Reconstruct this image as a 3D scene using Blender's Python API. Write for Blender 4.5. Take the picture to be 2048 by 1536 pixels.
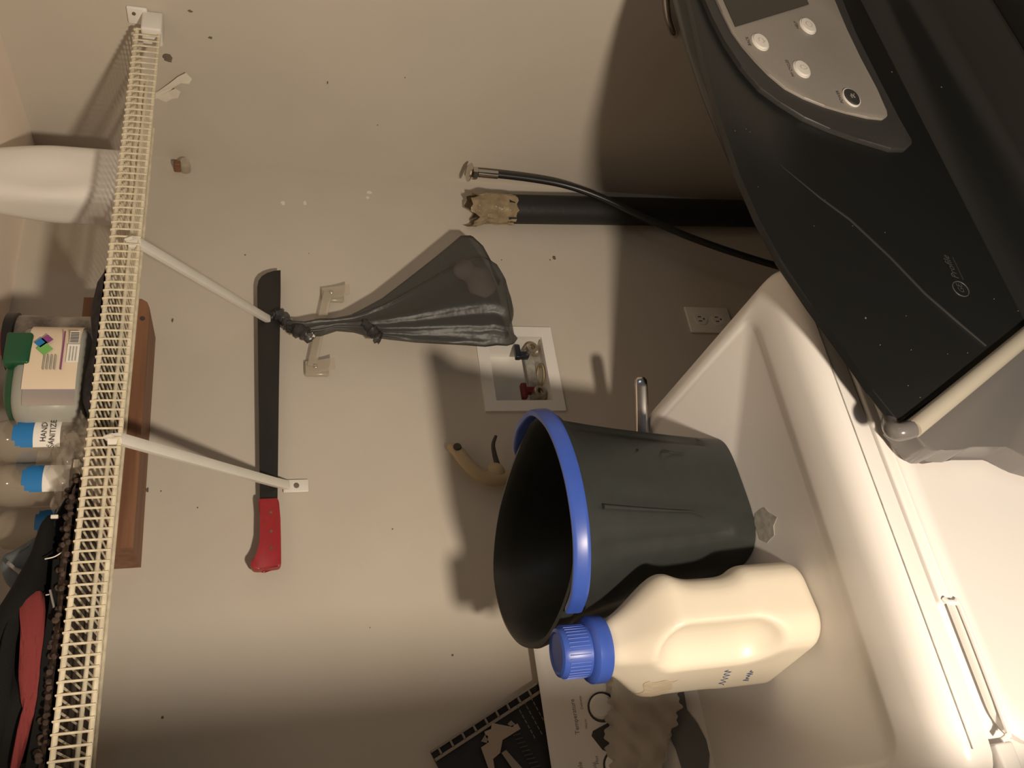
import bpy, bmesh, math, random
import numpy as np
from mathutils import Vector, Matrix
from math import sin, cos, pi, radians, sqrt, tan

for o in list(bpy.data.objects): bpy.data.objects.remove(o)
scene = bpy.context.scene
COL = scene.collection
H = 1.70                                   # camera height above the floor; everything is laid out from eye level and lifted at the end
YB, XR, ZC = 1.48, 1.3856, 0.452           # back wall, right wall, ceiling

# ---------------------------------------------------------------- camera (a phone held sideways: picture's left is up)
F = 1657.0
PITCH, YAW = radians(16.9), radians(29.0)
fw = Vector((sin(YAW)*cos(PITCH), cos(YAW)*cos(PITCH), -sin(PITCH)))
rt = Vector((cos(YAW), -sin(YAW), 0))
dn = fw.cross(rt)
cam_d = bpy.data.cameras.new('camera')
cam_d.sensor_fit = 'HORIZONTAL'; cam_d.sensor_width = 36; cam_d.lens = F/2048*36; cam_d.clip_start = 0.01
cam = bpy.data.objects.new('camera', cam_d); COL.objects.link(cam)
M = Matrix((dn, rt, -fw)).transposed().to_4x4(); M.translation = Vector((0, 0, H))
cam.matrix_world = M
scene.camera = cam

# ---------------------------------------------------------------- world, lamp, exposure
w = bpy.data.worlds.new('world'); scene.world = w; w.use_nodes = True
w.node_tree.nodes['Background'].inputs[0].default_value = (0.93, 0.97, 1.0, 1)
w.node_tree.nodes['Background'].inputs[1].default_value = 0.09
ld = bpy.data.lights.new('hand_lamp', 'SPOT'); ld.energy = 100; ld.spot_size = radians(96); ld.spot_blend = 0.35; ld.color = (1.0, 0.845, 0.665); ld.shadow_soft_size = 0.048
lamp = bpy.data.objects.new('hand_lamp', ld); COL.objects.link(lamp); lamp.location = (-0.45, -0.20, H-0.44)
lamp.rotation_euler = Vector((1.2, 1.4, 0.12)).to_track_quat('-Z', 'Y').to_euler()
hd = bpy.data.lights.new('cool_fill', 'AREA'); hd.energy = 0.9; hd.color = (0.55, 0.72, 1.0); hd.size = 0.22  # unseen cool fill, added to cool the shadows and tint the black shell
fill = bpy.data.objects.new('cool_fill', hd); COL.objects.link(fill); fill.location = (0.95, -1.05, H+0.30)
fill.rotation_euler = (Vector((0.9, 0.72, -0.6))-Vector((0.95, -1.05, 0.30))).to_track_quat('-Z', 'Y').to_euler()
vs = scene.view_settings
vs.view_transform = 'Standard'; vs.look = 'None'; vs.gamma = 1; vs.use_curve_mapping = False; vs.exposure = 0.0

# ---------------------------------------------------------------- measuring helpers (real positions at a known depth)
def ray(x, y): return fw + rt*((768-y)/F) + dn*((x-1024)/F)
def aY(x, y, Y): r = ray(x, y); return r*(Y/r.y)
def aX(x, y, X): r = ray(x, y); return r*(X/r.x)
def aZ(x, y, Z): r = ray(x, y); return r*(Z/r.z)

# ---------------------------------------------------------------- materials
MATS = {}
def mat(name, col, rough=0.5, metal=0.0, var=0.0, vscale=30, bump=0.0, bscale=200, spec=0.5, trans=0.0, alpha=1.0, coat=0.0,
        col2=None, stretch=None, speck=None, sss=0):
    m = bpy.data.materials.new(name); m.use_nodes = True
    nt = m.node_tree; b = nt.nodes['Principled BSDF']
    b.inputs['Base Color'].default_value = (*col, 1); b.inputs['Roughness'].default_value = rough
    b.inputs['Metallic'].default_value = metal; b.inputs['Specular IOR Level'].default_value = spec
    b.inputs['Transmission Weight'].default_value = trans; b.inputs['Alpha'].default_value = alpha
    b.inputs['Coat Weight'].default_value = coat; b.inputs['Coat Roughness'].default_value = 0.08
    tc = nt.nodes.new('ShaderNodeTexCoord'); src = tc.outputs['Object']
    if stretch:
        mp = nt.nodes.new('ShaderNodeMapping'); mp.inputs['Scale'].default_value = stretch
        nt.links.new(src, mp.inputs['Vector']); src = mp.outputs['Vector']
    last = None
    if var or col2:
        n = nt.nodes.new('ShaderNodeTexNoise'); n.inputs['Scale'].default_value = vscale; n.inputs['Detail'].default_value = 6
        nt.links.new(src, n.inputs['Vector'])
        r = nt.nodes.new('ShaderNodeValToRGB'); r.color_ramp.elements[0].position = 0.35; r.color_ramp.elements[1].position = 0.65
        c2 = col2 if col2 else tuple(max(0, c*(1-var)) for c in col)
        r.color_ramp.elements[0].color = (*c2, 1); r.color_ramp.elements[1].color = (*col, 1)
        nt.links.new(n.outputs['Fac'], r.inputs['Fac']); last = r.outputs['Color']
    if speck:
        scl, thr, sc = speck
        v = nt.nodes.new('ShaderNodeTexVoronoi'); v.inputs['Scale'].default_value = scl
        nt.links.new(tc.outputs['Object'], v.inputs['Vector'])
        l = nt.nodes.new('ShaderNodeMath'); l.operation = 'LESS_THAN'; l.inputs[1].default_value = thr
        nt.links.new(v.outputs['Distance'], l.inputs[0])
        n2 = nt.nodes.new('ShaderNodeTexNoise'); n2.inputs['Scale'].default_value = scl*0.35; nt.links.new(tc.outputs['Object'], n2.inputs['Vector'])
        g = nt.nodes.new('ShaderNodeMath'); g.operation = 'GREATER_THAN'; g.inputs[1].default_value = 0.56
        nt.links.new(n2.outputs['Fac'], g.inputs[0])
        mu = nt.nodes.new('ShaderNodeMath'); mu.operation = 'MULTIPLY'; nt.links.new(l.outputs[0], mu.inputs[0]); nt.links.new(g.outputs[0], mu.inputs[1])
        mx = nt.nodes.new('ShaderNodeMix'); mx.data_type = 'RGBA'
        nt.links.new(mu.outputs[0], mx.inputs[0])
        if last: nt.links.new(last, mx.inputs[6])
        else: mx.inputs[6].default_value = (*col, 1)
        mx.inputs[7].default_value = (*sc, 1); last = mx.outputs[2]
    if last: nt.links.new(last, b.inputs['Base Color'])
    if bump:
        n = nt.nodes.new('ShaderNodeTexNoise'); n.inputs['Scale'].default_value = bscale; n.inputs['Detail'].default_value = 4
        nt.links.new(src, n.inputs['Vector'])
        bp = nt.nodes.new('ShaderNodeBump'); bp.inputs['Strength'].default_value = bump; bp.inputs['Distance'].default_value = 0.002
        nt.links.new(n.outputs['Fac'], bp.inputs['Height']); nt.links.new(bp.outputs['Normal'], b.inputs['Normal'])
    MATS[name] = m
    return m
def film(name, col, clear=0.6, rough=0.15, bump=0.3, bscale=60):
    """thin plastic film: part see-through, part diffuse, part glossy"""
    m = bpy.data.materials.new(name); m.use_nodes = True; nt = m.node_tree; nt.nodes.clear()
    out = nt.nodes.new('ShaderNodeOutputMaterial'); p = nt.nodes.new('ShaderNodeBsdfPrincipled'); t = nt.nodes.new('ShaderNodeBsdfTransparent')
    p.inputs['Base Color'].default_value = (*col, 1); p.inputs['Roughness'].default_value = rough
    mx = nt.nodes.new('ShaderNodeMixShader'); mx.inputs[0].default_value = clear
    nt.links.new(p.outputs[0], mx.inputs[1]); nt.links.new(t.outputs[0], mx.inputs[2]); nt.links.new(mx.outputs[0], out.inputs[0])
    tc = nt.nodes.new('ShaderNodeTexCoord'); n = nt.nodes.new('ShaderNodeTexNoise'); n.inputs['Scale'].default_value = bscale
    nt.links.new(tc.outputs['Object'], n.inputs['Vector'])
    bp = nt.nodes.new('ShaderNodeBump'); bp.inputs['Strength'].default_value = bump; bp.inputs['Distance'].default_value = 0.004
    nt.links.new(n.outputs['Fac'], bp.inputs['Height']); nt.links.new(bp.outputs['Normal'], p.inputs['Normal'])
    MATS[name] = m; return m

mat('wall', (0.585, 0.53, 0.455), 0.65, var=0.07, vscale=3.0, bump=0.10, bscale=160, spec=0.3)
mat('ceiling', (0.95, 0.83, 0.72), 0.9, var=0.05, vscale=5)
mat('floor', (0.16, 0.13, 0.10), 0.6, var=0.3, vscale=8)
mat('wire', (0.80, 0.72, 0.54), 0.45, var=0.25, vscale=60)
mat('white_paint', (0.80, 0.77, 0.70), 0.4, var=0.05)
mat('enamel', (0.84, 0.81, 0.78), 0.28, var=0.02, vscale=4, spec=0.5)
mat('white_plastic', (0.80, 0.77, 0.72), 0.4)
mat('grey_line', (0.20, 0.19, 0.18), 0.6)
mat('dark_gap', (0.05, 0.045, 0.04), 0.7)
mat('black_gloss', (0.0125, 0.013, 0.0128), 0.32, spec=0.4, speck=(34, 0.045, (0.30, 0.28, 0.25)))
mat('black_soft', (0.018, 0.018, 0.0175), 0.5)
mat('grey_shell', (0.15, 0.14, 0.135), 0.22, spec=0.6)
mat('trim', (0.72, 0.66, 0.54), 0.28, metal=0.35)
mat('bezel', (0.045, 0.042, 0.04), 0.5, var=0.15, vscale=300)
mat('silver', (0.36, 0.325, 0.285), 0.45, metal=0.15, var=0.06, vscale=400)
mat('lcd', (0.030, 0.028, 0.022), 0.25)
mat('button', (0.82, 0.78, 0.72), 0.35)
mat('print_dark', (0.025, 0.022, 0.02), 0.6)
mat('print_dim', (0.07, 0.07, 0.07), 0.4)
mat('bucket', (0.030, 0.034, 0.032), 0.45, var=0.12, vscale=40)
mat('blue_plastic', (0.045, 0.10, 0.44), 0.35, var=0.06, vscale=50)
mat('jug', (0.78, 0.71, 0.585), 0.38, var=0.03, vscale=10)
mat('ink', (0.05, 0.07, 0.13), 0.6)
mat('tape', (0.74, 0.63, 0.47), 0.3, bump=0.5, bscale=90)
mat('residue', (0.42, 0.40, 0.35), 0.8, var=0.3, vscale=90)
mat('blade', (0.020, 0.018, 0.016), 0.45, var=0.4, vscale=20, stretch=(0.3, 1, 1))
mat('red_grip', (0.36, 0.025, 0.030), 0.4, var=0.12, vscale=60)
mat('wood', (0.26, 0.125, 0.065), 0.6, col2=(0.17, 0.075, 0.038), vscale=60, stretch=(0.06, 1, 1), bump=0.2)
mat('chrome', (0.62, 0.58, 0.54), 0.16, metal=1.0)
mat('brass', (0.50, 0.44, 0.34), 0.35, metal=0.8)
mat('rubber', (0.018, 0.018, 0.018), 0.35)
mat('pipe', (0.016, 0.015, 0.014), 0.55, bump=0.3, bscale=90)
mat('dried_glue', (0.36, 0.28, 0.17), 0.22, var=0.35, vscale=50, bump=0.9, bscale=120)
mat('clear_hook', (0.60, 0.53, 0.42), 0.15, alpha=0.45)
film('grey_bag', (0.050, 0.051, 0.049), clear=0.30, rough=0.40, bump=0.5, bscale=40)
film('clear_film', (0.50, 0.44, 0.36), clear=0.66, rough=0.12, bump=1.0, bscale=28)
film('clear_bottle', (0.42, 0.36, 0.28), clear=0.62, rough=0.10, bump=0.15, bscale=20)
film('milky', (0.50, 0.50, 0.44), clear=0.35, rough=0.35, bump=0.1)
mat('pink_content', (0.60, 0.47, 0.43), 0.8, var=0.2)
mat('paper', (0.80, 0.75, 0.66), 0.7, var=0.05)
mat('tan_plastic', (0.44, 0.34, 0.20), 0.5, var=0.08)
mat('black_cloth', (0.007, 0.007, 0.007), 0.85, spec=0.2, bump=0.4, bscale=500)
mat('red_cloth', (0.19, 0.026, 0.026), 0.85, bump=0.3, bscale=500)
mat('blue_cloth', (0.10, 0.12, 0.13), 0.9, bump=0.3, bscale=400)
mat('teal_cloth', (0.03, 0.07, 0.075), 0.9)
mat('grey_band', (0.22, 0.21, 0.20), 0.5)
mat('brown_mat', (0.085, 0.055, 0.040), 0.95, var=0.7, vscale=90)
mat('dark_mat', (0.05, 0.045, 0.05), 0.9, var=0.6, vscale=60)
mat('green_lid', (0.008, 0.075, 0.03), 0.35)
mat('label_cream', (0.72, 0.60, 0.45), 0.5)
mat('label_white', (0.78, 0.76, 0.70), 0.5)
mat('label_blue', (0.012, 0.17, 0.45), 0.45)
mat('foil', (0.42, 0.38, 0.36), 0.3, metal=0.7)
mat('tin', (0.50, 0.46, 0.40), 0.4, col2=(0.13, 0.11, 0.10), vscale=28)
mat('navy', (0.012, 0.014, 0.022), 0.35)
mat('red_plastic', (0.42, 0.03, 0.04), 0.45)
mat('purple', (0.22, 0.05, 0.20), 0.5); mat('leaf_green', (0.16, 0.42, 0.10), 0.5)
mat('valve_red', (0.16, 0.012, 0.012), 0.45)
mat('binding', (0.30, 0.25, 0.20), 0.5)
mat('dark_cover', (0.022, 0.020, 0.019), 0.5, var=0.4, vscale=25)
mat('sticker', (0.40, 0.33, 0.26), 0.7)
mat('swoosh', (0.15, 0.155, 0.145), 0.45)
mat('tissue', (0.50, 0.45, 0.385), 0.7, var=0.10, vscale=22, bump=0.35, bscale=60)
mat('smudge', (0.20, 0.16, 0.12), 0.9, var=0.4)
mat('chip', (0.78, 0.72, 0.62), 0.7)

# ---------------------------------------------------------------- mesh helpers; geometry = (verts, faces)
def V(a): return Vector(a)
def merge(*gs):
    vs_, fs = [], []
    for v, f in gs:
        n = len(vs_); vs_ += [tuple(p) for p in v]; fs += [tuple(i+n for i in q) for q in f]
    return vs_, fs
def box(x0, x1, y0, y1, z0, z1):
    v = [(x, y, z) for z in (z0, z1) for y in (y0, y1) for x in (x0, x1)]
    return v, [(0, 2, 3, 1), (4, 5, 7, 6), (0, 1, 5, 4), (2, 6, 7, 3), (0, 4, 6, 2), (1, 3, 7, 5)]
def bev(g, r, seg=3):
    bm = bmesh.new(); vv = [bm.verts.new(p) for p in g[0]]
    for f in g[1]: bm.faces.new([vv[i] for i in f])
    bmesh.ops.bevel(bm, geom=bm.edges[:], offset=r, segments=seg, profile=0.5, affect='EDGES', clamp_overlap=True)
    bm.verts.index_update()
    out = [tuple(v.co) for v in bm.verts], [tuple(v.index for v in f.verts) for f in bm.faces]
    bm.free(); return out
def tube(path, r, n=10, caps=True, flat=None, closed=False):
    """sweep a circle (or a flat x wide oval: flat=(a,b,up)) along a path; r may be a list"""
    P = [V(p) for p in path]; m = len(P); v, f = [], []
    rs = r if isinstance(r, (list, tuple)) else [r]*m
    up = V(flat[2]) if flat else None; prev = None
    for i in range(m):
        if closed: t = (P[(i+1) % m]-P[i-1]).normalized()
        else: t = ((P[min(i+1, m-1)]-P[max(i-1, 0)])).normalized()
        if up is not None: a = up - t*up.dot(t)
        elif prev is None:
            a = Vector((0, 0, 1)) if abs(t.z) < 0.9 else Vector((1, 0, 0)); a = a - t*a.dot(t)
        else: a = prev - t*prev.dot(t)
        a.normalize(); prev = a; b = t.cross(a)
        for k in range(n):
            q = 2*pi*k/n
            if flat:
                c, s = cos(q), sin(q); e = 0.45
                ca = math.copysign(abs(c)**e, c)*flat[0]; sb = math.copysign(abs(s)**e, s)*flat[1]
                v.append(tuple(P[i]+a*ca*rs[i]+b*sb*rs[i]))
            else: v.append(tuple(P[i]+a*cos(q)*rs[i]+b*sin(q)*rs[i]))
    for i in range(m if closed else m-1):
        j = (i+1) % m
        for k in range(n):
            l = (k+1) % n; f.append((i*n+k, i*n+l, j*n+l, j*n+k))
    if caps and not closed: f.append(tuple(range(n))[::-1]); f.append(tuple(range((m-1)*n, m*n)))
    return v, f
def smooth_path(pts, k=6):
    P = [V(p) for p in pts]; out = []
    for i in range(len(P)-1):
        p0, p1, p2, p3 = P[max(i-1, 0)], P[i], P[i+1], P[min(i+2, len(P)-1)]
        for s in range(k):
            t = s/k
            out.append(0.5*((2*p1)+(p2-p0)*t+(2*p0-5*p1+4*p2-p3)*t*t+(3*p1-p0-3*p2+p3)*t**3))
    out.append(P[-1]); return out
def loft(rings, cap0=True, cap1=True):
    n = len(rings[0]); v = [tuple(p) for r in rings for p in r]; f = []
    for i in range(len(rings)-1):
        for k in range(n):
            l = (k+1) % n; f.append((i*n+k, i*n+l, (i+1)*n+l, (i+1)*n+k))
    if cap0: f.append(tuple(range(n))[::-1])
    if cap1: f.append(tuple(range((len(rings)-1)*n, len(rings)*n)))
    return v, f
def lathe(prof, c=(0, 0, 0), n=32, ax=(0, 0, 1), cap0=True, cap1=True):
    ax = V(ax).normalized(); a = Vector((1, 0, 0)) if abs(ax.x) < 0.9 else Vector((0, 1, 0)); a = (a-ax*a.dot(ax)).normalized(); b = ax.cross(a); c = V(c)
    return loft([[c+ax*z+a*(r*cos(2*pi*k/n))+b*(r*sin(2*pi*k/n)) for k in range(n)] for r, z in prof], cap0, cap1)
def rrect(x0, x1, y0, y1, r, z, k=6):
    out = []
    for cx, cy, a0 in ((x1-r, y1-r, 0), (x0+r, y1-r, pi/2), (x0+r, y0+r, pi), (x1-r, y0+r, 1.5*pi)):
        for i in range(k+1):
            a = a0+pi/2*i/k; out.append((cx+r*cos(a), cy+r*sin(a), z))
    return out
def prism(poly, O, U, W, d):
    """polygon in the plane O,U,W extruded by d along U x W"""
    O, U, W = V(O), V(U), V(W); N = U.cross(W).normalized()
    a = [O+U*p[0]+W*p[1] for p in poly]; b = [p+N*d for p in a]
    return loft([a, b])
def grid(fn, nu, nv, flip=False):
    v = [tuple(fn(i/nu, j/nv)) for j in range(nv+1) for i in range(nu+1)]
    f = [(j*(nu+1)+i, j*(nu+1)+i+1, (j+1)*(nu+1)+i+1, (j+1)*(nu+1)+i) for j in range(nv) for i in range(nu)]
    if flip: f = [q[::-1] for q in f]
    return v, f
def sdf(fn, lo, hi, h):
    """surface nets: smooth closed mesh of fn(x,y,z) = 0"""
    ax = [np.arange(lo[i], hi[i]+h, h) for i in range(3)]
    X, Y, Z = np.meshgrid(*ax, indexing='ij'); D = fn(X, Y, Z); n = D.shape; S = D < 0
    acc = np.zeros((n[0]-1, n[1]-1, n[2]-1, 3)); cnt = np.zeros(acc.shape[:3])
    cor = [(i, j, k) for i in (0, 1) for j in (0, 1) for k in (0, 1)]
    sl = lambda c: tuple(slice(c[i], n[i]-1+c[i]) for i in range(3))
    for a in cor:
        for d in range(3):
            if a[d]: continue
            b = list(a); b[d] = 1; da, db = D[sl(a)], D[sl(b)]; x = (da < 0) != (db < 0)
            t = np.where(x, da/np.where(x, da-db, 1), 0)
            for q in range(3): acc[..., q] += np.where(x, a[q]+(t if q == d else 0), 0)
            cnt += x
    idx = -np.ones(cnt.shape, int); w_ = np.argwhere(cnt > 0); idx[tuple(w_.T)] = np.arange(len(w_))
    P = acc[tuple(w_.T)]/cnt[tuple(w_.T)][:, None]; P = (w_+P)*h+np.array(lo)
    faces = []
    for d in range(3):
        e, g = [(1, 2), (2, 0), (0, 1)][d]
        s0 = [slice(1, n[i]-1) for i in range(3)]; s0[d] = slice(0, n[d]-1); s1 = list(s0); s1[d] = slice(1, n[d])
        A, B = S[tuple(s0)], S[tuple(s1)]; x = np.argwhere(A != B)
        if not len(x): continue
        base = x.copy()
        for i in range(3):
            if i != d: base[:, i] += 1
        fl = A[tuple(x.T)]
        def at(de, dg):
            c = base.copy(); c[:, e] -= de; c[:, g] -= dg; return idx[tuple(c.T)]
        q = np.stack([at(1, 1), at(0, 1), at(0, 0), at(1, 0)], 1)
        q[~fl] = q[~fl][:, ::-1]; faces += [tuple(r) for r in q]
    return [tuple(p) for p in P], faces
def text_geo(s, size, O, U, W, depth=0.0006, align='CENTER', shear=0.0):
    c = bpy.data.curves.new('t', 'FONT'); c.body = s; c.size = size; c.align_x = align; c.align_y = 'CENTER'; c.shear = shear; c.resolution_u = 2
    o = bpy.data.objects.new('t', c); COL.objects.link(o)
    bpy.context.view_layer.update()
    me = o.evaluated_get(bpy.context.evaluated_depsgraph_get()).to_mesh()
    O, U, W = V(O), V(U), V(W); N = U.cross(W).normalized()
    v = [tuple(O+U*p.co.x+W*p.co.y+N*depth) for p in me.vertices]; f = [tuple(q.vertices) for q in me.polygons]
    bpy.data.objects.remove(o); bpy.data.curves.remove(c)
    return v, f

def mk(name, g, m, parent=None, org=(0, 0, 0), smooth=False, angle=35):
    me = bpy.data.meshes.new(name); o3 = V(org)
    me.from_pydata([tuple(V(p)-o3) for p in g[0]], [], [list(f) for f in g[1]])
    me.materials.append(MATS[m] if isinstance(m, str) else m)
    if smooth:
        me.polygons.foreach_set('use_smooth', [True]*len(me.polygons))
        try: me.set_sharp_from_angle(angle=radians(angle))
        except Exception: pass
    me.update()
    bm = bmesh.new(); bm.from_mesh(me); bmesh.ops.recalc_face_normals(bm, faces=bm.faces[:]); bm.to_mesh(me); bm.free()
    o = bpy.data.objects.new(name, me); COL.objects.link(o)
    if parent: o.parent = parent
    else: o.location = o3
    return o
class Thing:
    def __init__(s, name, label, cat, loc, group=None):
        s.o = bpy.data.objects.new(name, None); COL.objects.link(s.o); s.o.location = loc; s.loc = V(loc); s.o.empty_display_size = 0.03
        s.o['label'] = label; s.o['category'] = cat
        if group: s.o['group'] = group
    def part(s, name, g, m, parent=None, smooth=True, label=None, angle=35):
        o = mk(name, g, m, parent or s.o, s.loc, smooth, angle)
        if label: o['label'] = label
        return o
def single(name, label, cat, g, m, loc, group=None, smooth=True, angle=35, kind=None):
    o = mk(name, g, m, None, loc, smooth, angle)
    o['label'] = label; o['category'] = cat
    if group: o['group'] = group
    if kind: o['kind'] = kind
    return o
def struct(name, g, m, smooth=False):
    o = mk(name, g, m, None, (0, 0, 0), smooth); o['kind'] = 'structure'; return o
rnd = random.Random(7)
X_, Y_, Z_ = Vector((1, 0, 0)), Vector((0, 1, 0)), Vector((0, 0, 1))

# ================================================================ the room
bx0, bx1, bz0, bz1 = 0.772, 0.944, -0.605, -0.466         # hole for the laundry outlet box
wb = struct('wall_back', merge(box(-0.6, bx0, YB, YB+0.12, -H, ZC), box(bx1, XR+0.12, YB, YB+0.12, -H, ZC),
       box(bx0, bx1, YB, YB+0.12, -H, bz0), box(bx0, bx1, YB, YB+0.12, bz1, ZC)), 'wall')
wr = struct('wall_right', box(XR, XR+0.12, -1.6, YB, -H, ZC), 'wall')
struct('wall_left', box(-0.32, -0.20, 0.375, YB, -H, ZC), 'wall')
struct('ceiling', box(-2.2, XR+0.12, -1.6, YB+0.12, ZC, ZC+0.1), 'ceiling')
struct('floor', box(-2.2, XR+0.12, -1.6, YB+0.12, -H-0.1, -H), 'floor')
# marks on the paint: chips, smudges and screw holes with outlines of their own
def blob(O, U, W, r, seed, k=12, sx=1.0, d=0.0005):
    q = random.Random(seed)
    poly = [(r*sx*(0.65+0.6*q.random())*cos(2*pi*i/k), r*(0.65+0.6*q.random())*sin(2*pi*i/k)) for i in range(k)]
    return prism(poly, O, U, W, d)
def chip(wall, x, y, r, m, seed, sx=1.0, name='paint_mark'):
    if wall is wb: p = aY(x, y, YB); g = blob(p, X_, Z_, r, seed, sx=sx)
    else: p = aX(x, y, XR); g = blob(p, -Y_, Z_, r, seed, sx=sx)
    mk(name, g, m, wall)
for i, (x, y, r, sx) in enumerate([(738, 385, 0.006, 0.7), (566, 406, 0.005, 1.2), (610, 406, 0.004, 1.6), (735, 395, 0.004, 1.0)]):
    chip(wb if y > 366 else wr, x, y, r, 'chip', i, sx)
for i, (x, y, r, sx) in enumerate([(295, 980, 0.0035, 2.2), (322, 982, 0.002, 1), (755, 250, 0.0022, 1), (655, 165, 0.002, 3), (810, 155, 0.002, 1), (420, 75, 0.006, 0.8), (380, 22, 0.006, 0.6),
        (335, 115, 0.015, 1), (325, 1435, 0.0035, 1), (345, 640, 0.003, 2.5), (490, 510, 0.0025, 1), (1108, 515, 0.006, 1.5), (1100, 520, 0.003, 1), (1003, 520, 0.002, 1), (785, 1058, 0.002, 1),
        (905, 1310, 0.003, 1), (618, 507, 0.0015, 1), (395, 1015, 0.002, 1), (740, 1255, 0.0015, 1)]):
    chip(wb if y > 366 else wr, x, y, r*0.7, 'smudge', 40+i, sx)

# ================================================================ wire shelf
SH_Y = 1.109
def shz(x): return 0.2236-0.0088*x          # top of the lip, a little higher at the left end
shelf = Thing('wire_shelf', 'long cream coated wire shelf with a ladder-like front lip across the closet', 'shelf', (0.6, 1.3, shz(0.6)))
xL, xE = -0.17, 1.345
for nm, y, dz, r in (('front_rail', SH_Y, 0, 0.0034), ('front_rail', SH_Y, -0.037, 0.0034), ('deck_rod', 1.222, -0.005, 0.003), ('back_rail', 1.350, -0.003, 0.003)):
    shelf.part(nm, tube([(xL, y, shz(xL)+dz), (xE, y, shz(xE)+dz)], r, 10), 'wire')
x = 1.3405; data = None; n = 0
while x > -0.165:
    z = shz(x)
    if data is None:
        data = tube([(0, SH_Y-0.0042, -0.040), (0, SH_Y-0.0042, -0.002), (0, SH_Y-0.002, 0.0035), (0, SH_Y+0.006, 0.0035), (0, 1.355, 0.0)], 0.0016, 6)
        me0 = mk('cross_wire', data, 'wire', None, (0, 0, 0), True).data
        bpy.data.objects.remove(bpy.data.objects['cross_wire'])
    o = bpy.data.objects.new('cross_wire', me0); COL.objects.link(o); o.parent = shelf.o
    o.location = V((x, 0, z))-shelf.loc
    x -= 0.01422
# end bracket on the right wall
eb = Thing('end_bracket', 'white plastic end bracket clipping the shelf to the right wall', 'bracket', (1.37, 1.12, 0.19))
eb.part('saddle', bev(box(1.336, 1.384, 1.098, 1.137, 0.170, 0.205), 0.004), 'white_plastic')
eb.part('wall_plate', bev(box(1.379, 1.3856, 1.092, 1.128, 0.196, 0.231), 0.003), 'white_plastic')
eb.part('screw', lathe([(0.0032, 0), (0.0032, 0.002)], (1.379, 1.104, 0.219), 10, (-1, 0, 0)), 'smudge')
# small yellowed wall plug under the shelf in the corner
wp = Thing('wall_plug', 'small yellowed plastic plug in the corner just under the shelf', 'plug', (1.365, 1.466, 0.157))
wp.part('body', lathe([(0.011, 0), (0.012, 0.012), (0.009, 0.03)], (1.358, 1.48, 0.157), 14, (0, -1, 0)), 'clear_hook')
wp.part('clip', bev(box(1.350, 1.362, 1.455, 1.48, 0.166, 0.180), 0.002), 'wood')

# diagonal shelf braces
def brace(top, foot, label):
    t = Thing('shelf_brace', label, 'brace', foot, 'diagonal shelf braces')
    T, B = V(top), V(foot); d = (B-T).normalized()
    pole = [T+V((0, 0.004, 0.012)), T, T+d*0.06, T+d*0.2, B-d*0.05+V((0, 0, 0)), B+V((0, -0.006, 0.004))]
    t.part('pole', tube(pole, 1, 12, flat=(0.0085, 0.0052, (1, 0, 0))), 'white_paint')
    t.part('hook', tube([T+V((0, 0.004, 0.012)), T+V((0, -0.006, 0.016)), T+V((0, -0.012, 0.006))], 0.003, 8), 'white_paint')
    pl = t.part('foot_plate', bev(box(B.x-0.013, B.x+0.012, B.y-0.004, B.y, B.z-0.034, B.z+0.012), 0.0018), 'white_paint')
    t.part('screw', lathe([(0.0048, 0), (0.0048, 0.0025), (0.003, 0.0035)], (B.x-0.001, B.y-0.004, B.z-0.012), 12, (0, -1, 0)), 'smudge', pl)
brace((0.530, 1.109, 0.183), (0.603, 1.478, -0.052), 'white diagonal shelf brace ending in a screwed foot plate above the red machete grip')
brace((0.864, 1.109, 0.180), (0.960, 1.478, -0.030), 'white diagonal shelf brace ending at the tail of the grey plastic bag')
# brown board screwed to the wall behind the shelf
bd = Thing('wooden_board', 'brown stained board fixed to the back wall behind the shelf', 'board', (0.70, 1.47, 0.194))
g = []
poly = [(0.466, 0.1925), (0.922, 0.1945), (0.934, 0.199), (0.941, 0.209), (0.941, 0.305), (0.466, 0.300)]
bd.part('plank', prism(poly, (0, YB-0.001, 0), X_, Z_, 0.105), 'wood', smooth=False)
bd.part('screw_hole', lathe([(0.0045, 0), (0.0045, 0.001)], aY(285, 637, YB-0.1062), 10, (0, -1, 0)), 'dark_gap')

# ================================================================ machete resting on the brace feet
mc = Thing('machete', 'black bladed machete with a red grip lying level against the back wall', 'machete', (0.75, 1.455, -0.02))
bl = [(0.56, 0.0005), (0.80, 0.0035), (1.030, 0.0060), (1.046, 0.0035), (1.058, -0.003), (1.067, -0.014), (1.073, -0.028), (1.075, -0.0405), (1.02, -0.040), (0.80, -0.0345), (0.56, -0.0295)]
mc.part('blade', prism(bl, (0, 1.4535, 0), X_, Z_, 0.003), 'blade', smooth=False)
gp = [(0.567, 0.002), (0.560, 0.0035), (0.530, 0.0005), (0.490, 0.001), (0.468, 0.0025), (0.460, 0.006), (0.456, 0.015), (0.447, 0.0165), (0.440, 0.012), (0.438, 0.002), (0.441, -0.006), (0.441, -0.031),
      (0.446, -0.0345), (0.490, -0.0345), (0.530, -0.034), (0.560, -0.032), (0.567, -0.0295)]
mc.part('grip', bev(prism(gp, (0, 1.462, 0), X_, Z_, 0.022), 0.0045, 2), 'red_grip')
for x_ in (0.475, 0.505, 0.54): mc.part('rivet', lathe([(0.0028, 0), (0.002, 0.001)], (x_, 1.4402, -0.018), 10, (0, -1, 0)), 'smudge')

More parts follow.
